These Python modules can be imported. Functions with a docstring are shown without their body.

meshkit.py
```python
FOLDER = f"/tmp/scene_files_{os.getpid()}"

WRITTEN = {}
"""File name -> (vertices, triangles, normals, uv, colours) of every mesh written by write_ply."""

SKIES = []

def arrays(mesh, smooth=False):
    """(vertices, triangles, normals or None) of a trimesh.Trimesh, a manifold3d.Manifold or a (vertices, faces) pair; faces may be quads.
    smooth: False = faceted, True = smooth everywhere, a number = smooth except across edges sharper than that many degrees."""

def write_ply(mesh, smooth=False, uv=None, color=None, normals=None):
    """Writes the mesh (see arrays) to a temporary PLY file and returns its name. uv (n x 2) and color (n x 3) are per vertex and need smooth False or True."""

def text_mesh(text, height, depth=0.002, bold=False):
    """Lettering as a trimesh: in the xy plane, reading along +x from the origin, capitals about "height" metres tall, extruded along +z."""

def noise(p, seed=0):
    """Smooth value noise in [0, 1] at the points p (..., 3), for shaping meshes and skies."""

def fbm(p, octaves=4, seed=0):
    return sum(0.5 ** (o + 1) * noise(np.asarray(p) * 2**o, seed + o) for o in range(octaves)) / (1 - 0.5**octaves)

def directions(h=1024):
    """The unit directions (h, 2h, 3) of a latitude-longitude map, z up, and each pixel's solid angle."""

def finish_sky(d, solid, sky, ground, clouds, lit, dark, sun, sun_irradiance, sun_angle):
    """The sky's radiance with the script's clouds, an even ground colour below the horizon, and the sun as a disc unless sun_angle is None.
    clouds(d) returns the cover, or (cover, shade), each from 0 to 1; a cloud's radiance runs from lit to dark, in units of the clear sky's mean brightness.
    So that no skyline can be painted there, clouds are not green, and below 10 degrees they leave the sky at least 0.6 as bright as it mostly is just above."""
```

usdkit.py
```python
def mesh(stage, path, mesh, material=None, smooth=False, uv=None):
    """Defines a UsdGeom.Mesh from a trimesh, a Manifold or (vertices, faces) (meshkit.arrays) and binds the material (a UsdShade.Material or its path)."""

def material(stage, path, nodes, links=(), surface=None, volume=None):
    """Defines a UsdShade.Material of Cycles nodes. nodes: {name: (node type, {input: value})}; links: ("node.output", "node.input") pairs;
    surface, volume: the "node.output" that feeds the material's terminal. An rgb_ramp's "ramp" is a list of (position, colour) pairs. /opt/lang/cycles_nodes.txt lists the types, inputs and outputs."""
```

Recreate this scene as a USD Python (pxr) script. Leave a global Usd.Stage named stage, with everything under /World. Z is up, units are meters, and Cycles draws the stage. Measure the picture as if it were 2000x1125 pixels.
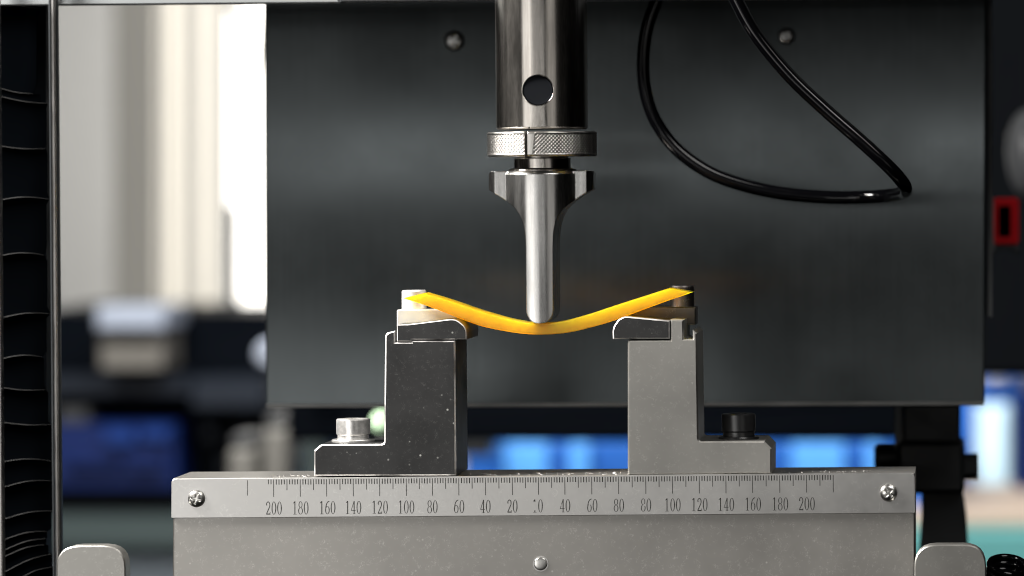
import math, random
import numpy as np, trimesh, usdkit
import manifold3d as m3
from shapely.geometry import Polygon, LineString, Point, box as sbox
from shapely import affinity
from shapely.ops import unary_union
from pxr import Usd, UsdGeom, UsdLux, Gf, Sdf, UsdShade
random.seed(7); rng = np.random.default_rng(7)

stage = Usd.Stage.CreateInMemory()
UsdGeom.SetStageUpAxis(stage, UsdGeom.Tokens.z); UsdGeom.SetStageMetersPerUnit(stage, 1.0)
UsdGeom.Xform.Define(stage, '/World'); UsdGeom.Scope.Define(stage, '/World/Looks')

# ---------------------------------------------------------------- camera (telephoto, shifted lens, slightly rolled)
FPX, DIST, ROLL, VX, VY, CZ = 8400.0, 1.68, math.radians(0.46), 1873.0, 360.0, 1.30
EXPOSURE, FSTOP = 0.0, 8.4
cam = UsdGeom.Camera.Define(stage, '/World/camera')
HA = 36.0
cam.CreateHorizontalApertureAttr(HA); cam.CreateVerticalApertureAttr(HA * 9 / 16)
cam.CreateFocalLengthAttr(HA * FPX / 2000)
cam.CreateHorizontalApertureOffsetAttr((1000 - VX) / 2000 * HA)
cam.CreateVerticalApertureOffsetAttr(-(562.5 - VY) / 2000 * HA)
cam.CreateFStopAttr(FSTOP); cam.CreateFocusDistanceAttr(DIST + 0.008)
cam.CreateClippingRangeAttr(Gf.Vec2f(0.05, 50)); cam.CreateExposureAttr(EXPOSURE)
cam.AddTranslateOp().Set(Gf.Vec3d(0, -DIST, CZ))
cam.AddRotateXYZOp().Set(Gf.Vec3f(90, 0, 0))
cam.AddRotateZOp(opSuffix='roll').Set(-math.degrees(ROLL))
CR, SR = math.cos(ROLL), math.sin(ROLL)

def P(px, py, y=0.0):
    """The point at depth y behind the beam's front face that the photograph shows at pixel (px, py)."""
    s = (DIST + y) / FPX; du, dv = px - VX, -(py - VY)
    return np.array([s * (CR * du + SR * dv), y, CZ + s * (-SR * du + CR * dv)])
def U(y=0.0): return (DIST + y) / FPX          # metres per photograph pixel at depth y

# ---------------------------------------------------------------- lamps
def rect(name, pos, target, w, h, inten, color=(1, 1, 1)):
    l = UsdLux.RectLight.Define(stage, '/World/' + name)
    l.CreateWidthAttr(w); l.CreateHeightAttr(h); l.CreateIntensityAttr(inten); l.CreateColorAttr(Gf.Vec3f(*color))
    z = -(np.array(target, float) - np.array(pos, float)); z /= np.linalg.norm(z)
    up = np.array([0, 0, 1.0]) if abs(z[2]) < 0.95 else np.array([0, 1.0, 0])
    x = np.cross(up, z); x /= np.linalg.norm(x); yv = np.cross(z, x)
    m = Gf.Matrix4d(*[float(a) for a in (*x, 0, *yv, 0, *z, 0, *pos, 1)])
    l.AddTransformOp().Set(m)
    return l
C0 = P(1060, 620, .02)                          # the middle of the test set-up
rect('key_lamp', C0 + [-0.62, -0.20, 0.52], C0 + [-.08, 0, 0], 0.30, 0.30, 120.0, (1, .97, .93))
rect('front_softbox', C0 + [-0.86, -2.25, -0.30], C0 + [-.2, 0, -.30], 1.15, 0.38, 2.6, (1, .985, .96))
rect('right_softbox', C0 + [1.05, -1.9, 0.1], C0, 0.8, 0.8, 0.4, (1, .97, .93))
rect('side_softbox', C0 + [-1.2, -1.95, 0.05], C0, 0.9, 1.0, 1.25, (1, .98, .95))
rect('upper_strip', C0 + [-0.25, -2.3, 0.085], C0 + [-.25, 0, .085], 1.5, 0.065, 2.6, (1, .99, .97))
rect('room_fill', C0 + [0.75, -0.9, 1.25], C0 + [.1, .2, 0], 0.7, 0.7, 8.0, (1, .98, .95))  # added overhead fill, out of view; no such lamp is known in the room
rect('backdrop_fill', C0 + [-0.2, 1.1, 0.9], C0 + [-.2, 2.8, .1], 1.8, 0.4, 24.0, (1, .98, .95))  # added fill above the frame that brightens the far background

# ---------------------------------------------------------------- materials
LK = '/World/Looks/'
def mat(name, nodes, links, surface='p.BSDF'):
    return usdkit.material(stage, LK + name, nodes, links, surface=surface)
def plain(name, col, rough=.5, metal=0.0, **kw):
    return mat(name, {'g': ('geometry', {}), 'n': ('noise_texture', {'scale': 60.0, 'detail': 4.0}),
                      'r': ('map_range', {'from_min': .3, 'from_max': .7, 'to_min': max(.02, rough - .06), 'to_max': rough + .08}),
                      'p': ('principled_bsdf', {'base_color': col, 'metallic': metal, **kw})},
               [('g.position', 'n.vector'), ('n.fac', 'r.value'), ('r.result', 'p.roughness')])
def steel(name, col, rough, scratch, hair, speck, metal=1.0, mottle=.12, hs=330.0, bump=.15, spec_col=(.85, .84, .8), mscale=45.0, bare=False):
    """Ground and handled metal: cloudy tone, curly hair scratches, grinding specks, fine relief."""
    N = {'g': ('geometry', {}),
         'n1': ('noise_texture', {'scale': mscale, 'detail': 5.0, 'roughness': .6}),
         'm1': ('map_range', {'from_min': .3, 'from_max': .7, 'to_min': 1 - mottle, 'to_max': 1 + mottle}),
         'c1': ('vector_math', {'math_type': 'scale', 'vector1': col}),
         'n2': ('noise_texture', {'scale': hs, 'detail': 1.0, 'distortion': 1.6}),
         'a2': ('math', {'math_type': 'subtract', 'value2': .5}), 'b2': ('math', {'math_type': 'absolute'}),
         'd2': ('map_range', {'from_min': .0, 'from_max': hair, 'to_min': 1.0, 'to_max': 0.0, 'clamp': True}),
         'n3': ('noise_texture', {'scale': hs * .8, 'detail': 2.0}),
         'd3': ('map_range', {'from_min': .5, 'from_max': .62, 'to_min': 0.0, 'to_max': 1.0, 'clamp': True}),
         'h': ('math', {'math_type': 'multiply'}), 'hh': ('math', {'math_type': 'multiply', 'value2': scratch}),
         'v': ('voronoi_texture', {'scale': 260.0}),
         'vd': ('map_range', {'from_min': .06, 'from_max': .13, 'to_min': speck, 'to_max': 0.0, 'clamp': True}),
         'n4': ('noise_texture', {'scale': 120.0, 'detail': 2.0}),
         'd4': ('map_range', {'from_min': .5, 'from_max': .6, 'to_min': 0.0, 'to_max': 1.0, 'clamp': True}),
         'vm': ('math', {'math_type': 'multiply'}),
         'mx': ('math', {'math_type': 'maximum'}),
         'mix': ('mix', {'color2': spec_col}),
         'rr': ('map_range', {'from_min': .3, 'from_max': .7, 'to_min': rough - .05, 'to_max': rough + .07}),
         'n5': ('noise_texture', {'scale': 900.0, 'detail': 3.0}),
         'bu': ('bump', {'strength': bump, 'distance': .0002}),
         'ad': ('math', {'math_type': 'add'}),
         'p': ('principled_bsdf', {'metallic': metal})}
    L = [('g.position', x + '.vector') for x in ('n1', 'n2', 'n3', 'n4', 'n5', 'v')] + [
        ('n1.fac', 'm1.value'), ('m1.result', 'c1.scale'), ('n2.fac', 'a2.value1'), ('a2.value', 'b2.value1'), ('b2.value', 'd2.value'),
        ('n3.fac', 'd3.value'), ('d2.result', 'h.value1'), ('d3.result', 'h.value2'), ('h.value', 'hh.value1'),
        ('v.distance', 'vd.value'), ('n4.fac', 'd4.value'), ('vd.result', 'vm.value1'), ('d4.result', 'vm.value2'),
        ('hh.value', 'mx.value1'), ('vm.value', 'mx.value2'), ('mx.value', 'mix.fac'), ('c1.vector', 'mix.color1'), ('mix.color', 'p.base_color'),
        ('n1.fac', 'rr.value'), ('rr.result', 'p.roughness'), ('n5.fac', 'ad.value1'), ('hh.value', 'ad.value2'), ('ad.value', 'bu.height'), ('bu.normal', 'p.normal')]
    if bare:      # ground chamfers show bare metal
        N |= {'sx': ('separate_xyz', {}), 'ab': ('math', {'math_type': 'absolute'}), 'lo': ('math', {'math_type': 'greater_than', 'value2': .4}), 'hi': ('math', {'math_type': 'less_than', 'value2': .9}),
              'em': ('math', {'math_type': 'multiply'}), 'em2': ('mix', {'color2': (.72, .70, .68)}), 'er': ('mix_float', {'b': .45}), 'e6': ('math', {'math_type': 'multiply', 'value2': .6}), 'wr': ('map_range', {'from_min': .35, 'from_max': .5, 'to_min': .35, 'to_max': 1.0, 'clamp': True}), 'ew': ('math', {'math_type': 'multiply'})}
        L = [x for x in L if x[1] not in ('p.base_color', 'p.roughness')] + [('g.true_normal', 'sx.vector'), ('sx.y', 'ab.value1'), ('ab.value', 'lo.value1'), ('ab.value', 'hi.value1'), ('lo.value', 'em.value1'), ('hi.value', 'em.value2'),
              ('n4.fac', 'wr.value'), ('em.value', 'ew.value1'), ('wr.result', 'ew.value2'), ('ew.value', 'em2.fac'), ('mix.color', 'em2.color1'), ('em2.color', 'p.base_color'), ('em.value', 'e6.value1'), ('e6.value', 'p.metallic'), ('em.value', 'er.fac'), ('rr.result', 'er.a'), ('er.result', 'p.roughness')]
    return mat(name, N, L)
M = {}
M['ground_steel'] = steel('ground_steel', (.42, .405, .38), .40, .40, .035, .5, hs=520.0, bump=.07, mscale=13.0, mottle=.16)  # random finish tone; the broad mottle also stands in for soft reflections
M['scale_steel'] = steel('scale_steel', (.64, .63, .61), .35, .45, .03, .4, mottle=.08, hs=240.0, bump=.05, mscale=16.0)
M['support_steel'] = steel('support_steel', (.40, .39, .365), .42, .3, .035, .1, mottle=.10, hs=520.0, bump=.06, mscale=20.0)
M['black_steel'] = steel('black_steel', (.013, .013, .0132), .42, .10, .035, .8, metal=.0, mottle=.5, hs=600.0, bare=True, bump=.08, spec_col=(.42, .42, .40))
M['plated'] = steel('plated', (.78, .765, .74), .26, .5, .05, .3, metal=.78, mottle=.25, mscale=160.0)
M['pin_steel'] = steel('pin_steel', (.66, .64, .62), .42, .3, .03, .2, metal=.5)
M['shaded_steel'] = steel('shaded_steel', (.15, .135, .125), .40, .3, .03, .2)  # right stop block and pin: shade and strip bounce put into the colour
M['rail_top'] = plain('rail_top_steel', (.45, .43, .40), .16, 1.0)
M['bead'] = plain('lit_edge_rubber', (.009, .0088, .0085), .5, specular_ior_level=.2)  # paler fold edges: the light they catch is put into the colour
M['rubber'] = plain('black_rubber', (.0006, .0008, .0011), .7, specular_ior_level=.0)  # black rubber, its colour sunk further in place of shade from the key
M['dark_metal'] = plain('dark_metal', (.02, .022, .024), .4)
M['bar_metal'] = plain('crosshead_metal', (.17, .18, .182), .4)
M['rail'] = plain('rail_steel', (.42, .41, .40), .34, 1.0)
M['hem'] = plain('lit_hem_metal', (.22, .22, .215), .42, 1.0)  # paler metal carries the light caught along the bottom lip
M['pan_steel'] = plain('pan_steel', (.40, .40, .39), .33, 1.0)
M['stand_black'] = plain('stand_coating', (.010, .011, .012), .38, specular_ior_level=.5)
M['ink'] = plain('engraving', (.025, .024, .022), .6)
M['cable'] = plain('cable_sheath', (.0015, .0015, .002), .08, specular_ior_level=.28)
M['oxide'] = plain('black_oxide', (.015, .015, .016), .22, specular_ior_level=.7)
M['hole'] = plain('socket_dark', (.006, .006, .006), .7)
M['insert'] = plain('dark_insert', (.005, .006, .008), .6, specular_ior_level=.1)
def turned(name, col, rough, dirt):
    """Turned steel: lengthwise stain streaks and pits."""
    return mat(name, {'g': ('geometry', {}), 'mp': ('mapping', {'scale': (1, 1, .06)}), 'mq': ('mapping', {'scale': (1.6, 1.6, .3)}),
        'n1': ('noise_texture', {'scale': 420.0, 'detail': 3.0}), 'n2': ('noise_texture', {'scale': 90.0, 'detail': 6.0, 'roughness': .65}),
        'r1': ('map_range', {'from_min': .3, 'from_max': .7, 'to_min': .75, 'to_max': 1.15}),
        'd2': ('map_range', {'from_min': .5, 'from_max': .68, 'to_min': 0.0, 'to_max': dirt, 'clamp': True}),
        'c': ('vector_math', {'math_type': 'scale', 'vector1': col}), 'mx': ('mix', {'color2': (.10, .085, .065)}),
        'rr': ('map_range', {'from_min': .3, 'from_max': .7, 'to_min': rough - .03, 'to_max': rough + .06}),
        'bu': ('bump', {'strength': .06, 'distance': .0003}), 'bv': ('bevel', {'radius': .0006, 'samples': 6}),
        'p': ('principled_bsdf', {'metallic': 1.0})},
        [('g.position', 'mp.vector'), ('mp.vector', 'n1.vector'), ('g.position', 'mq.vector'), ('mq.vector', 'n2.vector'), ('n1.fac', 'r1.value'), ('r1.result', 'c.scale'),
         ('n2.fac', 'd2.value'), ('d2.result', 'mx.fac'), ('c.vector', 'mx.color1'), ('mx.color', 'p.base_color'), ('n2.fac', 'rr.value'),
         ('rr.result', 'p.roughness'), ('n1.fac', 'bu.height'), ('bv.bevel', 'bu.normal'), ('bu.normal', 'p.normal')])
M['screw_steel'] = turned('screw_steel', (.74, .73, .70), .27, .35)
M['shaft'] = turned('turned_steel', (.62, .585, .54), .17, .22)
M['nose'] = turned('nose_steel', (.68, .67, .65), .20, .2)
M['knurl'] = turned('knurled_steel', (.60, .58, .55), .28, .3)
# brushed sheet: vertical grain, shallow oil-canning of the sheet
M['brushed'] = mat('brushed_sheet', {'g': ('geometry', {}), 'mp': ('mapping', {'scale': (1, 1, .02)}),
        'n1': ('noise_texture', {'scale': 700.0, 'detail': 3.0}), 'n2': ('noise_texture', {'scale': 14.0, 'detail': 5.0, 'roughness': .6}), 'sm': ('map_range', {'from_min': .35, 'from_max': .65, 'to_min': -.02, 'to_max': .035}), 'ad': ('math', {'math_type': 'add'}),
        'r1': ('map_range', {'from_min': .3, 'from_max': .7, 'to_min': .965, 'to_max': 1.035}),
        'c': ('vector_math', {'math_type': 'scale', 'vector1': (.068, .078, .081)}),
        't': ('combine_xyz', {'x': 1.0, 'y': 0.0, 'z': 0.0}),
        'rr': ('map_range', {'from_min': .3, 'from_max': .7, 'to_min': .178, 'to_max': .188}),
        'p': ('principled_bsdf', {'metallic': .72, 'anisotropic': .965})},
        [('g.position', 'mp.vector'), ('mp.vector', 'n1.vector'), ('g.position', 'n2.vector'), ('n1.fac', 'r1.value'), ('r1.result', 'c.scale'),
         ('c.vector', 'p.base_color'), ('n1.fac', 'rr.value'), ('n2.fac', 'sm.value'), ('rr.result', 'ad.value1'), ('sm.result', 'ad.value2'), ('ad.value', 'p.roughness'), ('t.vector', 'p.tangent')])
M['resin'] = mat('amber_resin', {'g': ('geometry', {}), 'n': ('noise_texture', {'scale': 130.0, 'detail': 4.0}),
        'r': ('map_range', {'from_min': .3, 'from_max': .7, 'to_min': .9, 'to_max': 1.08}),
        'c': ('vector_math', {'math_type': 'scale', 'vector1': (1.0, .212, .003)}),
        'p': ('principled_bsdf', {'roughness': .35, 'subsurface_weight': 1.0, 'subsurface_scale': .007, 'subsurface_radius': (1.0, .55, .06)})},
        [('g.position', 'n.vector'), ('n.fac', 'r.value'), ('r.result', 'c.scale'), ('c.vector', 'p.base_color')])
for nm, col, ro in (('wall_white', (.70, .70, .69), .7), ('column_grey', (.36, .35, .32), .7), ('curtain_cream', (.86, .83, .76), .7), ('slate', (.010, .014, .022), .5),
                ('blue_dark', (.003, .012, .075), .4), ('blue_mid', (.016, .10, .39), .4), ('blue_pale', (.62, .86, 1.0), .5), ('blue_light', (.10, .36, .85), .4), ('blue_key', (.006, .03, .16), .4), ('teal', (.11, .33, .33), .6),
                ('beige', (.52, .42, .34), .6), ('device_pale', (.33, .37, .45), .5), ('device_beige', (.14, .132, .118), .5), ('bench_green', (.045, .062, .062), .5),
                ('floor_pale', (.30, .35, .40), .6), ('red_paint', (.55, .005, .010), .4), ('silver', (.045, .047, .05), .4), ('post_grey', (.17, .165, .15), .5),
                ('pale_green', (.55, .78, .52), .4), ('black_paint', (.004, .005, .0065), .5), ('navy_black', (.0012, .0022, .0042), .5)):
    M[nm] = plain(nm, col, ro, specular_ior_level=.03 if 'black' in nm else .2)
M['daylight'] = usdkit.material(stage, LK + 'daylight', {'e': ('emission', {'color': (1, .965, .89), 'strength': 4.0})}, [], surface='e.emission')

# ---------------------------------------------------------------- helpers
used = {}
def numbered(path):
    n = used.get(path, 0); used[path] = n + 1
    return path if n == 0 else f'{path}_{n:03d}'
def tag(prim, label=None, category=None, group=None, kind=None):
    for k, v in (('label', label), ('category', category), ('group', group), ('kind', kind)):
        if v: prim.SetCustomDataByKey(k, v)
    return prim
def thing(name, label, category, group=None):
    p = UsdGeom.Xform.Define(stage, numbered('/World/' + name)).GetPrim()
    return tag(p, label, category, group)
def obj(name, mesh, m, parent=None, smooth=30, label=None, kind=None):
    base = str(parent.GetPath()) if parent else '/World'
    p = usdkit.mesh(stage, numbered(base + '/' + name), mesh, M[m], smooth=smooth).GetPrim()
    return tag(p, label, None, None, kind)

def offset(pts, b):
    """Mitred inset of a counter-clockwise polygon, vertex for vertex."""
    pts = np.asarray(pts, float); out = []
    n = len(pts)
    for i in range(n):
        a, c, d = pts[i - 1], pts[i], pts[(i + 1) % n]
        e1 = (c - a) / np.linalg.norm(c - a); e2 = (d - c) / np.linalg.norm(d - c)
        n1, n2 = np.array([-e1[1], e1[0]]), np.array([-e2[1], e2[0]])
        k = 1 + n1 @ n2
        out.append(c + b * (n1 + n2) / max(k, .35))
    return np.array(out)
def clean(pts, tol):
    out = []
    for q in pts:
        if not out or np.linalg.norm(np.subtract(q, out[-1])) > tol: out.append(tuple(q))
    if np.linalg.norm(np.subtract(out[0], out[-1])) <= tol: out.pop()
    return out
def rounded(pts, r):
    """Corner rounding: r per corner (0 keeps it sharp), pixel units."""
    pts = [np.array(p, float) for p in pts]; out = []; n = len(pts)
    rs = r if hasattr(r, '__len__') else [r] * n
    for i in range(n):
        a, c, d = pts[i - 1], pts[i], pts[(i + 1) % n]; rr = rs[i]
        if rr <= 0: out.append(tuple(c)); continue
        u, v = a - c, d - c; lu, lv = np.linalg.norm(u), np.linalg.norm(v); u /= lu; v /= lv
        t = min(rr, lu * .49, lv * .49)
        p0, p1 = c + u * t, c + v * t
        for k in np.linspace(0, 1, 7): out.append(tuple((1 - k) ** 2 * p0 + 2 * k * (1 - k) * c + k * k * p1))
    return out
def prism_xz(pts, y0, y1, b=0.0):
    """pts: world (x, z). Solid from y0 to y1 with chamfered front and back edges."""
    pts = np.array(clean(pts, 1e-7))
    if Polygon(pts).exterior.is_ccw is False: pts = pts[::-1]
    n = len(pts); rings = []
    if b > 0:
        ins = offset(pts, b); rings = [(ins, y0), (pts, y0 + b), (pts, y1 - b), (ins, y1)]
    else: rings = [(pts, y0), (pts, y1)]
    V = np.vstack([np.column_stack([r[:, 0], np.full(n, y), r[:, 1]]) for r, y in rings]); F = []
    for k in range(len(rings) - 1):
        for i in range(n):
            j = (i + 1) % n; a, c = k * n, (k + 1) * n
            F += [(a + i, a + j, c + j), (a + i, c + j, c + i)]
    tri = m3.triangulate([rings[0][0].astype(np.float64)])
    F += [tuple(t) for t in tri]; e = (len(rings) - 1) * n
    F += [(e + t[0], e + t[2], e + t[1]) for t in tri]
    m = trimesh.Trimesh(V, np.array(F), process=False)
    return m
def pz(pts, y):            # photograph pixels at depth y -> (x, z)
    return [tuple(P(px, py, y)[[0, 2]]) for px, py in pts]
def prism(pts, y0, y1, b=0.0): return prism_xz(pz(pts, y0), y0, y1, b)
def boxp(x0, y0, x1, y1, Y0, Y1, b=.0004, r=0): return prism(rounded([(x0, y0), (x1, y0), (x1, y1), (x0, y1)], r), Y0, Y1, b)
def lathe(profile, center, axis='z', seg=64):
    """profile: (r, h) pairs from bottom to top; revolved round an axis through center."""
    m = trimesh.creation.revolve(np.array(profile, float) * 1e3, sections=seg); m.apply_scale(1e-3)
    if axis == '-y': m.apply_transform(trimesh.transformations.rotation_matrix(math.pi / 2, [1, 0, 0]))   # +h towards the camera
    if axis == 'x': m.apply_transform(trimesh.transformations.rotation_matrix(math.pi / 2, [0, 1, 0]))
    m.apply_translation(center); return m
def tube(path, r, seg=20, closed_ends=True):
    path = np.asarray(path, float); n = len(path); T = np.gradient(path, axis=0); T /= np.linalg.norm(T, axis=1)[:, None]
    nrm = np.cross(T[0], [0, 0, 1.0]); nrm = np.cross(T[0], [1.0, 0, 0]) if np.linalg.norm(nrm) < .1 else nrm
    V = []; rr = np.broadcast_to(r, n)
    for i in range(n):
        nrm = nrm - T[i] * (nrm @ T[i]); nrm /= np.linalg.norm(nrm); bn = np.cross(T[i], nrm)
        for a in np.arange(seg) / seg * 2 * math.pi: V.append(path[i] + rr[i] * (math.cos(a) * nrm + math.sin(a) * bn))
    F = []
    for i in range(n - 1):
        for j in range(seg):
            k = (j + 1) % seg; a, b = i * seg, (i + 1) * seg
            F += [(a + j, a + k, b + k), (a + j, b + k, b + j)]
    V += [path[0], path[-1]]
    for j in range(seg):
        k = (j + 1) % seg
        F += [(len(V) - 2, k, j), (len(V) - 1, (n - 1) * seg + j, (n - 1) * seg + k)]
    return trimesh.Trimesh(np.array(V), np.array(F), process=False)
def spline(pts, n=12):
    pts = np.asarray(pts, float); q = np.vstack([2 * pts[0] - pts[1], pts, 2 * pts[-1] - pts[-2]]); out = []
    for i in range(1, len(q) - 2):
        for t in np.arange(n) / n:
            a, b, c, d = q[i - 1], q[i], q[i + 1], q[i + 2]
            out.append(.5 * (2 * b + (c - a) * t + (2 * a - 5 * b + 4 * c - d) * t ** 2 + (3 * b - a - 3 * c + d) * t ** 3))
    return np.array(out + [pts[-1]])
def tri(man):
    q = man.scale((1e-3,) * 3).to_mesh(); return trimesh.Trimesh(q.vert_properties[:, :3], q.tri_verts, process=False)
def man(mesh):
    mesh = mesh.copy(); mesh.apply_scale(1e3); mesh.merge_vertices(); mesh.fix_normals()
    r = m3.Manifold(m3.Mesh(np.asarray(mesh.vertices, np.float32), np.asarray(mesh.faces, np.uint32)))
    return r
def cat(*ms): return trimesh.util.concatenate(ms)

# ================================================================ the room far behind (out of focus)
def setting(name, mesh, m):
    return tag(obj(name, mesh, m), None, None, None, 'structure')
setting('back_wall', boxp(-700, -700, 2700, 1700, 3.9, 4.0), 'wall_white')
t = thing('grey_column', 'tall warm grey column between the pale wall and the cream curtain', 'column')
obj('shaft', boxp(222, -700, 318, 1700, 3.35, 3.55, .002, 14), 'column_grey', t)
t = thing('cream_curtain', 'cream curtain hanging in soft folds beside the bright window', 'curtain')
fold = []
for k in np.linspace(0, 1, 60): fold.append((305 + 138 * k, 2.86 + .012 * math.sin(k * 19) - .05 * math.sin(k * math.pi) ** 1.0))
fv = []; ff = []
for i, (px, y) in enumerate(fold):
    for py in (-700, 1500):
        a = P(px, py, 2.86); fv.append((a[0], y, a[2])); 
for i, (px, y) in enumerate(fold):
    for py in (-700, 1500):
        a = P(px, py, 2.86); fv.append((a[0], y + .015, a[2]))
n2 = len(fold) * 2
for i in range(len(fold) - 1):
    a = 2 * i; ff += [(a, a + 1, a + 3), (a, a + 3, a + 2), (n2 + a, n2 + a + 3, n2 + a + 1), (n2 + a, n2 + a + 2, n2 + a + 3)]
obj('cloth', trimesh.Trimesh(fv, ff, process=False), 'curtain_cream', t)
t = thing('window', 'overexposed daylight window glimpsed left of the dark steel housing', 'window')
obj('pane', boxp(438, -300, 700, 640, 3.60, 3.62), 'daylight', t)
obj('frame', boxp(425, 640, 720, 690, 3.55, 3.66), 'wall_white', t)
obj('glazing_bar', prism([(428, -40), (452, -40), (530, 150), (530, 205)], 3.50, 3.54), 'curtain_cream', t)
t = thing('dark_pole', 'thin dark pole standing in front of the window edge', 'pole')
obj('rod', boxp(449, 400, 462, 800, 2.6, 2.62, .001, 4), 'slate', t)

t = thing('background_tester', 'black out of focus testing machine behind the bellows column', 'testing machine')
obj('top_beam', boxp(60, 608, 560, 735, 2.3, 2.6, .004, 6), 'navy_black', t)
obj('middle_shelf', boxp(40, 733, 372, 775, 2.25, 2.55, .003, 5), 'slate', t)
obj('side_box', boxp(372, 738, 520, 800, 2.22, 2.5, .003, 8), 'slate', t)
obj('body', boxp(40, 772, 640, 1015, 2.34, 2.7, .004), 'navy_black', t)
for px, py, r in ((482, 832, 24), (415, 845, 15), (445, 905, 12)):
    obj('knob', lathe([(0, 0), (r * U(2.3), 0), (r * U(2.3), .012), (r * U(2.3) * .8, .016), (0, .016)], P(px, py, 2.34), '-y', 28), 'slate', t)
obj('foot', boxp(40, 955, 345, 1012, 2.26, 2.33, .003), 'black_paint', t)
t = thing('white_instrument', 'pale instrument with beige body on the black testing machine', 'instrument')
obj('lid', boxp(187, 598, 320, 645, 2.18, 2.29, .003, 8), 'device_pale', t)
obj('housing', boxp(195, 645, 318, 722, 2.2, 2.29, .002, 4), 'device_beige', t)
t = thing('blue_control_panel', 'deep blue control panel low on the black testing machine', 'control panel')
obj('face', boxp(40, 828, 345, 955, 2.24, 2.33, .002, 6), 'blue_dark', t)
for x0, y0, x1, y1 in ((205, 838, 262, 868), (275, 835, 330, 860), (125, 900, 230, 912), (240, 885, 320, 915)):
    obj('button_field', boxp(x0, y0, x1, y1, 2.225, 2.239, .001, 4), 'blue_key' if y0 < 880 else 'blue_dark', t)
obj('grey_label', boxp(110, 800, 170, 828, 2.24, 2.33, .002, 4), 'silver', t)
t = thing('green_bench', 'grey green bench top under the blue control panel', 'bench')
obj('bench_top', boxp(-60, 1012, 470, 1072, 2.2, 2.7, .002), 'bench_green', t)
obj('bench_front', boxp(-60, 1072, 470, 1400, 2.24, 2.66, .002), 'floor_pale', t)
for i, (x0, y0, x1, y1, c, lab) in enumerate(((446, 862, 497, 990, 'post_grey', 'short grey post at the foot of the black machine, left of the bolted support'),
                              (513, 822, 562, 990, 'post_grey', 'taller grey post under the left corner of the steel housing'),
                              (588, 838, 640, 990, 'bench_green', 'grey post partly hidden behind the bright hexagon socket bolt'))):
    t = thing('grey_post', lab, 'post', 'grey posts behind the beam')
    obj('rod', boxp(x0, y0 + 16, x1, y1, 1.5, 1.58, .003, 10), c, t)
    obj('cap', boxp(x0 + 4, y0 - 12, x1 - 4, y0 + 16, 1.51, 1.57, .004, 10), 'silver', t)
tag(obj('white_fitting', lathe([(0, -.012), (.008, -.011), (.011, -.004), (.011, .004), (.008, .011), (0, .012)], P(528, 692, 1.2), '-y', 32), 'device_pale'),
    'small whitish fitting peeping out left of the steel housing edge', 'fitting')
tag(obj('green_knob', lathe([(0, .0), (.0050, .0004), (.0066, .0025), (.0058, .006), (.003, .0085), (0, .009)], P(748, 823, .55), '-y', 40), 'pale_green'),  # plain pale green knob, gives no light
    'round pale green knob beside the dark left support', 'indicator')
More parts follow.
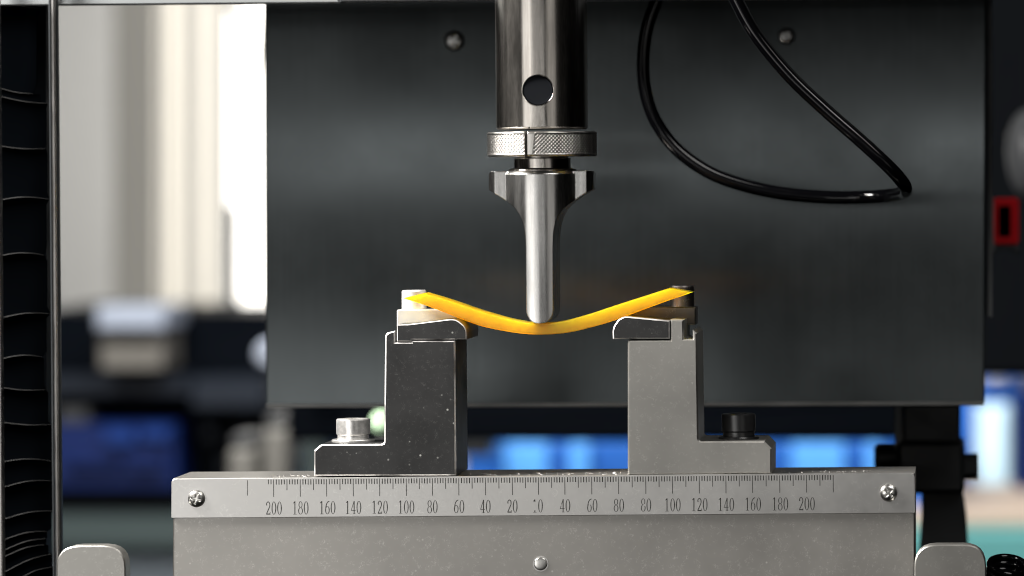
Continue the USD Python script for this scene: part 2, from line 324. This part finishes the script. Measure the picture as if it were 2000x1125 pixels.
# behind and under the housing
t = thing('black_cabinet', 'wide near black cabinet seen in the gap under the housing', 'cabinet')
obj('body', boxp(560, 770, 1820, 864, 1.3, 1.7, .004, 6), 'navy_black', t)
obj('grey_door', boxp(880, 846, 962, 893, 1.9, 1.95, .003, 6), 'dark_metal', t)
t = thing('blue_cabinet', 'bright blue cabinet low between the two supports', 'cabinet')
obj('body', boxp(905, 864, 1850, 1100, 2.0, 2.3, .004, 10), 'blue_mid', t)
for x0, x1 in ((985, 1070), (1110, 1150), (1545, 1650), (1690, 1720)): obj('glow_patch', boxp(x0, 868, x1, 1060, 1.98, 1.998, .002, 6), 'blue_light', t)  # uneven blue glow painted as paler patches on the cabinet front
t = thing('black_backdrop_cabinet', 'tall black cabinet at the right edge behind the red bracket', 'cabinet')
obj('body', boxp(1880, -200, 2300, 735, 1.0, 1.3, .004), 'black_paint', t)
tag(obj('silver_dome', trimesh.creation.icosphere(3).apply_transform(np.diag([U(.8) * 44, .02, U(.8) * 88, 1])).apply_translation(P(2010, 300, .8)), 'silver', smooth=True),
    'blurred oval silver dome at the right edge above the red bracket', 'dome')
t = thing('pale_locker', 'pale blue locker glowing beside the black stand', 'locker')
obj('frame', boxp(1850, 735, 1990, 1015, 2.3, 2.6, .004, 10), 'blue_mid', t)
obj('door', boxp(1905, 790, 1972, 1000, 2.27, 2.298, .003, 6), 'blue_pale', t)
obj('top_cover', boxp(1925, 690, 1965, 745, 2.25, 2.4, .004, 10), 'wall_white', t)
tag(obj('dark_blue_locker', boxp(1985, 760, 2200, 1000, 2.2, 2.5, .004, 8), 'blue_dark'), 'dark blue locker cut by the right picture edge', 'locker')
t = thing('teal_table', 'teal topped table low at the right edge', 'table')
obj('cover', boxp(1700, 1035, 2400, 1300, 1.9, 2.3, .004), 'teal', t)
obj('edge_strip', boxp(1700, 1002, 2400, 1035, 1.92, 2.3, .004, 8), 'beige', t)

# ================================================================ steel housing, crosshead, column
t = thing('steel_housing', 'large dark brushed steel housing filling the background behind the nose', 'machine housing')
PY = .20
obj('front_sheet', prism_xz(pz(rounded([(516, -90), (1927, -90), (1923, 791), (519, 796)], [0, 0, 6, 6]), PY), PY, PY + .14, .0008), 'brushed', t)
obj('bottom_hem', prism_xz(pz([(519.5, 789), (1922.5, 784), (1922, 792.5), (520, 797.5)], PY), PY - .0012, PY - .0001, .0005), 'hem', t)
obj('side_frame', boxp(1928.5, -90, 1938, 620, PY + .01, PY + .10, .0006), 'bar_metal', t)
def pan_screw(px, py, y, r, parent, cross=True, mm='screw_steel', rot=.2, h=.45):
    """Pan head with a cross recess; y is the depth of the face it sits on."""
    c = P(px, py, y); R = r * U(y)
    prof = [(0, 0), (R, 0), (R, .18 * R)] + [(R * math.cos(a), .18 * R + h * R * math.sin(a)) for a in np.linspace(.12, math.pi / 2 - .01, 9)] + [(0, .18 * R + h * R)]
    s = man(lathe(prof, (0, 0, 0), '-y', 40))
    if cross:
        for k in (0, math.pi / 2):
            q = m3.Manifold.cube((1.15 * R, .7 * R, .27 * R), True).translate((0, -(.18 + h) * R, 0)).rotate((0, math.degrees(k + rot), 0)).scale((1e3,) * 3)
            s = s - q
    m = tri(s); m.apply_translation(c)
    return obj('screw', m, mm, parent), c, R
for px, py, r in ((887, 80, 20), (1536, 71, 17)):
    s, c, R = pan_screw(px, py, PY, r, t, True, 'pan_steel', rot=.5, h=.5)
t = thing('crosshead', 'grey crosshead beam cut by the top edge behind the loading shaft', 'crosshead')
a = P(970, 3, .07)
x0, x1 = P(-300, 3, .07)[0], P(2300, 3, .07)[0]
xs = P(662, 3, .07)[0]
obj('plate', prism_xz([(x0, a[2]), (xs, a[2]), (xs, a[2] + .08), (x0, a[2] + .08)], .07, .079, .0005), 'bar_metal', t)
obj('unseen_shade_beam', prism_xz([(x0, a[2] + .0075), (x1, a[2] + .0075), (x1, a[2] + .09), (x0, a[2] + .09)], .0795, .192, .0006), 'dark_metal', t)  # added where it is not seen, to keep lamp light off the housing top
obj('clamp_block', prism_xz([(xs + .0003, a[2] + .0001), (x1, a[2] + .0001), (x1, a[2] + .08), (xs + .0003, a[2] + .08)], .0695, .0785, .0006), 'dark_metal', t)

t = thing('bellows_column', 'machine column with black pleated bellows between two steel rails', 'column')
folds = [((0, 0), (78, 17)), ((0, 172), (65, 183)), ((0, 188), (92, 202)), ((0, 285), (88, 290)), ((0, 391), (95, 389)), ((0, 500), (85, 498)), ((4, 621), (98, 613)), ((4, 701), (82, 697)),
         ((5, 757), (88, 761)), ((7, 825), (98, 829)), ((8, 902), (103, 901)), ((10, 951), (102, 939)), ((12, 1013), (105, 998)), ((12, 1053), (92, 1038)), ((13, 1073), (90, 1052)),
         ((13, 1086), (87, 1064)), ((14, 1115), (100, 1082)), ((40, 1130), (102, 1108)), ((20, 1165), (104, 1150))]
YB = .075
def fold_line(f, k):
    (ax, ay), (bx, by) = f; x = -70 + (bx + 70) * k
    yy = ay + (by - ay) * (x - ax) / (bx - ax) - 5 * math.sin(math.pi * np.clip((x - ax) / (bx - ax), 0, 1)) * (1 if by < ay else -.6)
    return x, yy
for i in range(len(folds) - 1):
    f, g = folds[i], folds[i + 1]; V = []; F = []; ks = np.linspace(0, 1, 13)
    gap = (g[0][1] - f[0][1] + g[1][1] - f[1][1]) / 2; dep = min(.0022, max(.001, gap * .00003))
    for k in ks:
        xa, ya = fold_line(f, k); xb, yb = fold_line(g, k); xm = min(xa, xb) * .5 + max(xa, xb) * .5
        edge = 1 - .5 * max(0, (k - .85) / .15)
        prof = [(xa, ya, YB), (xm, ya * .9 + yb * .1 , YB + dep * .75 * edge), (xm, ya * .5 + yb * .5, YB + dep * edge), (xm, ya * .12 + yb * .88, YB + dep * .55 * edge), (xb, yb - .3, YB + .0006)]
        for (px, py, y) in prof: V.append(P(px, py, y))
        for (px, py, y) in prof: V.append(P(px, py, y) + [0, .0012, 0])
    for q in range(len(ks) - 1):
        for s in range(4):
            a0 = q * 10 + s; b0 = (q + 1) * 10 + s
            F += [(a0, a0 + 1, b0 + 1), (a0, b0 + 1, b0), (a0 + 5, b0 + 6, a0 + 6), (a0 + 5, b0 + 5, b0 + 6)]
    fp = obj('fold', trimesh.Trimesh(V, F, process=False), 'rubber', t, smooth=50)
    if i > 0 or True:
        pts = [P(*fold_line(f, k), YB - .0003) for k in np.linspace(0, 1, 15)]
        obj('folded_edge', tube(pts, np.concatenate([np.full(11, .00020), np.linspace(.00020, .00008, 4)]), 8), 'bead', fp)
zt, zb = P(100, -60, .06)[2], P(100, 1250, .06)[2]
def vbar(px_at_mid, w, y0, y1, name, m, b=.0005):
    a = P(px_at_mid, 562, y0)[0]; w *= U(y0)
    return obj(name, prism_xz([(a, zb), (a + w, zb), (a + w, zt), (a, zt)], y0, y1, b), m, t)
vbar(98.5, 5, .066, .070, 'rail_groove', 'dark_metal'); vbar(104.0, 7.5, .060, .066, 'guide_rail', 'rail', .0007); vbar(112, 4.5, .0625, .0655, 'rail_side', 'dark_metal')
vbar(-10, 10, .060, .066, 'guide_rail', 'rail', .0004)
obj('column_core', boxp(-160, -60, 90, 1250, .092, .104), 'black_paint', t)

# black stand right, red bracket
t = thing('black_stand', 'black jointed stand with side knob behind the right end of the beam', 'stand')
Y = .26
obj('upper_post', boxp(1764, 790, 1876, 872, Y, Y + .03, .001, 4), 'stand_black', t)
obj('strut', boxp(1747, 790, 1763, 880, Y + .004, Y + .02, .0006), 'bar_metal', t)
obj('clamp_body', boxp(1752, 862, 1884, 965, Y - .008, Y + .034, .002, 14), 'stand_black', t)
obj('leg', prism([(1800, 955), (1880, 955), (1888, 1010), (1897, 1180), (1788, 1180), (1800, 1010)], Y, Y + .026, .001), 'stand_black', t)
kc = P(1732, 893, Y + .012); kr = 25 * U(Y)
obj('knob', lathe([(0, -kr), (kr * .8, -kr), (kr, -kr * .75), (kr, kr * .9), (kr * .6, kr * 1.1), (0, kr * 1.1)], kc, 'x', 32), 'stand_black', t)
nc = P(1894, 911, Y + .012); nr = 26 * U(Y)
obj('hexagon_nut', lathe([(0, -nr * .6), (nr, -nr * .6), (nr, nr * .68), (0, nr * .68)], nc, 'x', 6), 'stand_black', t)
t = thing('red_bracket', 'small red rounded frame bracket beside the housing edge', 'bracket')
Y = .34
outer = rounded([(1938, 386), (1990, 386), (1990, 478), (1938, 478)], 10); inner = rounded([(1950, 402), (1975, 402), (1975, 464), (1950, 464)], 5)
mo, mi = prism(outer, Y, Y + .010, .0006), prism(inner, Y - .01, Y + .02)
obj('frame', tri(man(mo) - man(mi)), 'red_paint', t)
obj('inner_panel', boxp(1946, 399, 1978, 466, Y + .011, Y + .02), 'black_paint', t)
obj('base', boxp(1938, 479, 1988, 487, Y + .001, Y + .011, .0004), 'silver', t)
obj('side_post', boxp(1933, 390, 1941, 490, Y - .004, Y - .0005, .0004), 'bar_metal', t)
for px in (1938, 1985):
    obj('bolt', lathe([(0, 0), (7 * U(Y), 0), (7 * U(Y), .001), (5 * U(Y), .002), (0, .0022)], P(px, 489, Y - .001), '-y', 20), 'silver', t)

# ================================================================ lower beam with engraved scale
t = thing('lower_beam', 'wide ground steel lower beam with an engraved scale along its top', 'machine beam')
BD = .040
body = [(337, 1011), (337, 1420), (1787, 1410), (1787, 1001), (1787, 925), (337, 937)]
zt0 = P(337, 934.5)[2]
def PX(px, py, y=0.0):  # helper: x, z
    return tuple(P(px, py, y)[[0, 2]])
obj('body', prism_xz([PX(337, 934.8), PX(336, 1330), PX(1788, 1322), PX(1787, 924.0)], 0.0008, BD, .0006), 'ground_steel', t)
# two raised rails along the top, a slot between
obj('slot_rail', prism_xz([PX(372, 931.6, .012), PX(372, 936, .012), PX(1784, 925, .012), PX(1784, 920.6, .012)], .012, .017, .0003), 'rail_top', t)
obj('slot_rail', prism_xz([PX(372, 929.5, .030), PX(372, 936, .030), PX(1786, 925, .030), PX(1786, 917.5, .030)], .030, .0395, .0004), 'rail_top', t)
plate = prism_xz([PX(*q) for q in rounded([(335, 935), (334.5, 1012), (1788, 1002), (1787, 923)], [10, 3, 3, 10])], -.0007, .00075, .0002)
sp = obj('scale_plate', plate, 'scale_steel', t)
YF = -.0007
def top_y(px): return 935 + (923 - 935) * (px - 335) / (1787 - 335)
def mark(px, ya, yb, w, y=YF):
    a, b = P(px - w / 2, top_y(px) + ya), P(px + w / 2, top_y(px) + yb)
    return prism_xz([(a[0], b[2]), (b[0], b[2]), (b[0], a[2]), (a[0], a[2])], y - .00003, y + .00005)
major = [535, 587, 638.5, 690.5, 742, 794, 845, 896.5, 948.5, 1001, 1052, 1103.5, 1156, 1208.5, 1261.5, 1313.5, 1366, 1418, 1470, 1523, 1575.5, 1627.5]
minor = []
for i, a in enumerate(major):
    obj('tick_mark', mark(a, 3, 37, 1.7), 'ink', sp)
    if i + 1 < len(major):
        b = major[i + 1]
        for k in range(1, 10):
            px = a + (b - a) * k / 10
            if k == 5: obj('half_tick_mark', mark(px, 3, 24, 1.6), 'ink', sp)
            else: minor.append(mark(px, 3, 13 + random.uniform(-.6, .6), 2.0 + random.uniform(-.3, .2)))
for k in (1, 2): minor.append(mark(535 - 5.15 * k, 3, 12, 1.6))
obj('fine_tick_marks', cat(*minor), 'ink', sp, kind='stuff')
obj('tick_mark', mark(484, 4, 34, 1.5), 'ink', sp)
def ell(cx, cy, w, h): return affinity.translate(affinity.scale(Point(0, 0).buffer(1, 24), w / 2, h / 2), cx, cy)
def ring(cx, cy, w, h, tx, ty): return ell(cx, cy, w, h).difference(ell(cx, cy, w - 2 * tx, h - 2 * ty))
def arc(cx, cy, rx, ry, a0, a1, n=14): return [(cx + rx * math.cos(a), cy + ry * math.sin(a)) for a in np.linspace(math.radians(a0), math.radians(a1), n)]
def digit(d):
    T = .055
    if d == '0': return ring(.18, .5, .36, 1.0, .075, .035)
    if d == '8': return unary_union([ring(.18, .75, .31, .5, .06, .035), ring(.18, .27, .36, .54, .065, .035)])
    if d == '1': return unary_union([sbox(.14, 0, .215, 1), Polygon([(.04, .83), (.04, .86), (.15, 1.0), (.2, 1.0), (.15, .88)]), sbox(.05, 0, .31, .03)])
    if d == '2': return unary_union([LineString(arc(.17, .73, .13, .245, 165, -35) + [(.05, .06)]).buffer(.033), sbox(.02, 0, .34, .085), Polygon([(.30, .0), (.35, .2), (.32, .2), (.26, .05)]), ell(.06, .74, .09, .09)])
    if d == '4': return unary_union([sbox(.21, 0, .285, 1), LineString([(.235, .96), (.03, .30)]).buffer(.022), sbox(.0, .25, .36, .30), sbox(.15, 0, .34, .03)])
    if d == '6': return unary_union([ring(.18, .31, .35, .62, .07, .035), LineString([(.045, .30), (.06, .55), (.12, .80), (.22, .95), (.31, .99)]).buffer(.032)])
def numeral(text, cx, worn=None):
    H, pitch = 25.5, .43; gs = []
    for i, ch in enumerate(text):
        g = digit(ch)
        if worn and i in worn:
            for bx in worn[i]: g = g.difference(sbox(*bx))
        gs.append(affinity.translate(g, i * pitch, 0))
    w = (len(text) - 1) * pitch + .36
    shape = unary_union(gs).simplify(.004); base = top_y(cx) + 71.5; ms = []
    for q in getattr(shape, 'geoms', [shape]):
        if q.area < 1e-4: continue
        e = trimesh.creation.extrude_polygon(q, 1.0, engine='earcut'); v = e.vertices.copy()
        out = np.array([P(cx + (x - w / 2) * H, base - z * H) for x, z in v[:, :2]])
        out[:, 1] = YF - .00003 + .00008 * (1 - v[:, 2])
        ms.append(trimesh.Trimesh(out, e.faces, process=False))
    m = cat(*ms); m.fix_normals()
    obj('numeral', m, 'ink', sp, smooth=False)
for tx, px, wn in (('200', 535.5, None), ('180', 587.5, None), ('160', 640, None), ('140', 690.5, None), ('120', 742.5, None), ('100', 794, None), ('80', 845, None), ('60', 897, None), ('40', 948.5, None),
                   ('20', 1001, {0: [(-.1, .36, .14, .60)]}), ('10', 1050.5, {0: [(-.1, .16, .4, .80)]}), ('40', 1104, {0: [(.0, .5, .12, .62)]}), ('60', 1157, {0: [(.12, .55, .4, .70)]}), ('80', 1209, None),
                   ('80', 1262, {0: [(.2, .42, .4, .58)]}), ('100', 1314, None), ('120', 1366.5, None), ('140', 1418.5, None), ('160', 1471, None), ('180', 1524, None), ('200', 1576, None)):
    numeral(tx, px, wn)
for px, py, r, rot in ((384, 974, 16.5, .25), (1735.5, 962.5, 17, .75), ):
    pan_screw(px, py, YF, r, t, True, rot=rot)
    c = P(px, py, YF); R = r * U()
    obj('countersink', lathe([(R * 1.02, 0), (R * 1.16, 0), (R * 1.16, .00012), (R * 1.02, .00012)], c, '-y', 40), 'scale_steel', t)
pan_screw(1056, 1101, .0008, 12.5, t, False, h=.10)
c = P(1056, 1101, .0008); R = 12.5 * U()
obj('countersink', lathe([(R * 1.05, 0), (R * 1.22, 0), (R * 1.22, .00015), (R * 1.05, .00015)], c, '-y', 40), 'scale_steel', t)

# ================================================================ supports
def cap_screw(parent, px, ybase, yc, rpx, hpx, m, wm, wr, wh):
    """Hexagon socket cap screw with washer; base at pixel height ybase, axis at depth yc."""
    u = U(yc); c = P(px, ybase, yc); r, h = rpx * u, hpx * u
    obj('washer', lathe([(0, 0), (wr * u, 0), (wr * u, wh * u * .8), (wr * u * .97, wh * u), (0, wh * u)], c, 'z', 56), wm, parent)
    c2 = c + [0, 0, wh * u]; k = r * .07
    prof = [(0, 0), (r * .93, 0), (r * .93, h * .2), (r, h * .26), (r, h - k), (r - k, h), (r * .55, h), (r * .55, h * .45), (0, h * .45)]
    b = obj('bolt', lathe(prof, c2, 'z', 72), m, parent)
    obj('socket', lathe([(0, 0), (r * .53, 0), (r * .53, h * .02), (0, h * .02)], c2 + [0, 0, h * .455], 'z', 6), 'hole', b)
SD = .040
# ---- left support (dark)
t = thing('dark_support', 'blackened steel support with a bright bolt under the left end of the strip', 'bending support')
Lb = rounded([(752, 650), (772, 646), (772, 668), (803, 668), (803, 665), (889, 665), (891, 929), (613, 930), (613, 880), (627, 868), (750, 867)], [16, 0, 0, 0, 0, 0, 0, 0, 0, 0, 6])
obj('body', prism(Lb, 0.0, SD, .0006), 'black_steel', t)
La = rounded([(775, 634), (800, 633), (889, 622), (911, 640), (911, 663), (804, 663.5), (804, 667), (775, 667)], [0, 0, 12, 22, 0, 0, 0, 0])
obj('anvil', prism(La, -.0002, .0415, .0004), 'black_steel', t)
obj('notch_block', prism([(760, 651), (773.5, 649), (773.5, 667), (760, 667)], .0012, .036, .0002), 'plated', t)
obj('stop_block', prism(rounded([(775, 605), (908, 604), (908, 632), (775, 637)], [3, 0, 0, 0]), .021, .036, .0004), 'pin_steel', t)
pc = P(809, 604, .0285); pr = 24 * U(.0285)
obj('stop_pin', lathe([(0, -.001), (pr, -.001), (pr, 35 * U()), (pr - .0004, 38 * U()), (0, 38 * U())], pc, 'z', 48), 'pin_steel', t)
cap_screw(t, 690, 866.5, .018, 33, 40, 'plated', 'plated', 42, 9)
# ---- right support (bare)
t = thing('bare_support', 'bare grey steel support with a black bolt under the right end of the strip', 'bending support')
Rb = rounded([(1226, 665), (1309.5, 664), (1309.5, 624), (1335, 625), (1335, 662), (1353, 662), (1353, 644), (1361, 651), (1364, 862), (1493, 862), (1507, 876), (1507, 925), (1226, 928)], [0, 0, 0, 0, 0, 0, 0, 0, 8, 0, 0, 0, 0])
obj('body', prism(Rb, 0.0, SD, .0006), 'support_steel', t)
Ra = rounded([(1197, 662.5), (1196, 640), (1213, 617), (1308.3, 626), (1308.3, 662)], [0, 16, 16, 0, 0])
obj('anvil', prism(Ra, -.0002, .0405, .0005), 'black_steel', t, label='black speckled anvil with rounded nose')
obj('stop_block', prism(rounded([(1222, 598), (1358.5, 600), (1358.5, 634), (1222, 632)], [0, 3, 0, 0]), .021, .036, .0004), 'shaded_steel', t)
pc = P(1332, 600, .0285); pr = 24 * U(.0285)
obj('stop_pin', lathe([(0, -.001), (pr, -.001), (pr, 40 * U()), (pr - .0004, 43 * U()), (0, 43 * U())], pc, 'z', 48), 'shaded_steel', t)
cap_screw(t, 1443, 861.5, .018, 33, 45, 'oxide', 'oxide', 40, 9)

# ================================================================ test strip
t0 = [(787, 582.5), (805, 578), (830, 572), (880, 587), (930, 604), (980, 619), (1020, 628), (1058, 631), (1100, 627), (1150, 613.5), (1200, 597), (1250, 581), (1308, 562.5), (1330, 566), (1353, 570.5)]
b0 = [(1340, 575.5), (1300, 589), (1250, 607.5), (1200, 626), (1160, 638), (1110, 649.5), (1060, 653.5), (1010, 650.5), (950, 639.5), (910, 627), (870, 611), (830, 596)]
ti = spline([(*q, 0) for q in t0[2:13]], 5)[:, :2]; bi = spline([(*q, 0) for q in b0], 5)[:, :2]
outl = [(787, 582.5)] + [tuple(q) for q in ti] + [(1353, 570.5)] + [tuple(q) for q in bi]
strip = obj('bent_strip', prism(outl, .007, .019, .00035), 'resin')
tag(strip, 'amber yellow translucent strip bent between the two supports under the nose', 'test strip')

# ================================================================ loading nose
t = thing('loading_nose', 'polished steel loading nose pressing down on the middle of the strip', 'loading nose')
YA = .022; uA = U(YA); ax = P(1059, 300, YA)[0]
def zA(py): return P(1059, py, YA)[2]
def lz(rows, seg=96): return lathe([(r * uA, zA(py) - zA(300)) for r, py in rows], (ax, YA, zA(300)), 'z', seg)
shaft = man(lz([(0, 253), (86, 253), (89.5, 249.5), (89.5, -160), (0, -160)], 128))
cx, cz = P(1050, 176, YA - 89 * uA)[[0, 2]]
hole = m3.Manifold.cylinder(.02, 29.5 * uA, 29.5 * uA, 64).rotate((90, 0, 0)).translate((cx, YA - .006, cz)).scale((1e3,) * 3)
obj('shaft', tri(shaft - hole), 'shaft', t, smooth=25)
obj('cover_plug', lathe([(0, 0), (28.4 * uA, 0), (28.4 * uA, .0048), (27.6 * uA, .0052), (0, .0052)], (cx, YA - .0118, cz), '-y', 64), 'insert', t)
# knurled split collar
nt, nzr = 1220, 44; rC = 107.0
z_lo, z_hi = zA(306), zA(257.5)
th = np.linspace(0, 2 * math.pi, nt, endpoint=False); V = []; F = []
th_slot = math.radians(-101.5); fl = [(r, k) for r, k in ((60, 0),)]
def wrap(a): return (a + math.pi) % (2 * math.pi) - math.pi
prof_r = []
for i in range(nzr + 1):
    k = i / nzr; hh = (z_hi - z_lo) / uA * k; edge = min(hh, (z_hi - z_lo) / uA - hh)
    base = rC - 3.2 * max(0, 1 - edge / 4.0) ** 2
    pitch = 7.4; a_, b_ = (th * rC + hh) / pitch, (th * rC - hh) / pitch
    dia = np.abs(((a_ % 1) - .5)) + np.abs(((b_ % 1) - .5))
    amp = 2.8 * min(1, max(0, edge - 3.5) / 2)
    rr = base - amp * (1 - dia)
    da = wrap(th - th_slot) * rC
    flat = (da > 0) & (da < 16 + 6 * (k - .5)); rr = np.where(flat, base - .5, rr)
    rr = np.where(np.abs(da) < 2.4, base - 26, rr)
    V.append(np.column_stack([ax + rr * uA * np.cos(th), YA + rr * uA * np.sin(th), np.full(nt, z_lo + (z_hi - z_lo) * k)]))
V = np.vstack(V + [np.array([[ax, YA, z_lo], [ax, YA, z_hi]])])
I = np.arange(nt); J = (I + 1) % nt
for i in range(nzr):
    a, b = i * nt, (i + 1) * nt
    F += [np.column_stack([a + I, a + J, b + J]), np.column_stack([a + I, b + J, b + I])]
F += [np.column_stack([np.full(nt, len(V) - 2), J, I]), np.column_stack([np.full(nt, len(V) - 1), nzr * nt + I, nzr * nt + J])]
obj('knurled_collar', trimesh.Trimesh(V, np.vstack(F), process=False), 'knurl', t, smooth=35)
obj('neck', lz([(0, 331), (55.5, 331), (55.5, 309), (50, 308.5), (50, 304), (0, 304)]), 'shaft', t)
obj('neck_ring', lz([(0, 335), (64, 335), (66, 333.5), (66, 331), (58, 328.2), (0, 328.2)]), 'shaft', t)
# head and blade: a turned boss with two wings, cut to the blade profile
zq = lambda py: zA(py)
boss = man(lz([(0, 660), (78, 660), (78, 340), (74, 334), (0, 334)], 128))
wing_pts = [(-102, -26), (-89, -40), (89, -40), (102, -26), (102, 26), (89, 40), (-89, 40), (-102, 26)]
wing = m3.Manifold.extrude(m3.CrossSection([[(ax + x * uA, YA + y * uA) for x, y in wing_pts]]), zA(334) - zA(660)).translate((0, 0, zA(660))).scale((1e3,) * 3)
half = [(102, 334)]
cv = spline([(102, 370, 0), (84, 380, 0), (65, 392.5, 0), (47, 407, 0), (35, 426, 0), (28.5, 450, 0), (26.5, 482, 0)], 6)[:, :2]
half += [tuple(q) for q in cv] + [(26.2, 540)]
half += [(26 * math.cos(a) ** .85, 602 + 27.5 * math.sin(a)) for a in np.linspace(0, math.pi / 2 - .001, 16)]
half[0] = (97, 334); half.insert(1, (102, 339))
full = half + [(-x, y) for x, y in half[::-1]]
full = clean([(x * 1.0, y) for x, y in full], .3)
pr_ = prism_xz([(ax + x * uA, zA(y)) for x, y in full], YA - .03, YA + .03)
obj('blade', tri((boss + wing) ^ man(pr_)), 'nose', t, smooth=22)

# ================================================================ cable loop, corner plates, coil
pts = [(1300, -40, .10), (1283, 0, .10), (1264, 55, .10), (1256, 120, .10), (1261, 182, .10), (1281, 238, .10), (1322, 292, .10), (1382, 335, .10), (1450, 361, .10), (1530, 378, .10), (1620, 385.5, .10),
       (1690, 385, .097), (1738, 381.5, .088), (1762, 377, .070), (1769, 370, .052), (1762, 355, .040), (1735, 325, .035), (1682, 276, .034), (1610, 213, .034), (1540, 146, .034), (1476, 68, .034), (1438, 0, .034), (1418, -45, .034)]
cp = spline([P(*q) for q in pts], 12)
rad = np.array([13.2 * U(.06)] * len(cp))
tag(obj('black_cable', tube(cp, rad, 24), 'cable', smooth=True), 'glossy black cable hanging in a loop right of the loading nose', 'cable')
for px0, px1, py, lab in ((110, 245, 1066, 'round cornered grey steel plate at the bottom beside the bellows column'), (1785.5, 1926, 1064, 'round cornered grey steel plate at the bottom right of the beam')):
    pl = obj('corner_plate', prism(rounded([(px0, py), (px1, py - .5), (px1 + 1, 1330), (px0 + 1, 1330)], [44, 44, 0, 0]), -.016, -.006, .0005), 'support_steel')
    tag(pl, lab, 'plate', 'round cornered steel plates')
# coiled cord
cpath = spline([P(*q) for q in ((1940, 1330, .03), (1948, 1240, .03), (1957, 1170, .03), (1967, 1098, .03))], 60)
T = np.gradient(cpath, axis=0); T /= np.linalg.norm(T, axis=1)[:, None]
sl = np.concatenate([[0], np.cumsum(np.linalg.norm(np.diff(cpath, axis=0), axis=1))]); ph = sl / (13.5 * U(.03)) * 2 * math.pi
Yv = np.array([0, 1.0, 0]); hp = []
ss = np.linspace(0, sl[-1], 1400)
for s in ss:
    c = np.array([np.interp(s, sl, cpath[:, k]) for k in range(3)]); tt = np.array([np.interp(s, sl, T[:, k]) for k in range(3)]); tt /= np.linalg.norm(tt)
    tt = tt + np.array([.0, -.35, 0]); tt /= np.linalg.norm(tt); nn = np.cross(tt, Yv); nn /= np.linalg.norm(nn); a = s / (12.6 * U(.03)) * 2 * math.pi
    hp.append(c + 33 * U(.03) * (math.cos(a) * nn + math.sin(a) * np.cross(nn, tt)))
tag(obj('coiled_cord', tube(hp, 6.9 * U(.03), 12), 'cable', smooth=True), 'black coiled cord in the lower right corner', 'cord')

# metal chips and dust left on the beam top
ch = []
for k in range(90):
    px = random.choice([random.uniform(910, 1222), random.uniform(1040, 1222), random.uniform(525, 610), random.uniform(1512, 1700)]); y = random.uniform(.0015, .011)
    c = P(px, top_y(px), y); c[2] = P(px, top_y(px), .001)[2] + .00012
    r = random.uniform(.0002, .0007); a0 = random.uniform(0, 6.28); n = 6; path = []
    for q in range(n):
        a = a0 + q * random.uniform(.2, .6); path.append(c + [r * math.cos(a) * 1.6, r * math.sin(a), random.uniform(0, .0005) if 0 < q < n - 1 else 0])
    ch.append(tube(path, random.uniform(.00004, .00013), 5))
tag(obj('metal_chips', cat(*ch), 'rail'), 'tiny bright metal chips scattered along the top of the beam', 'metal chips', None, 'stuff')
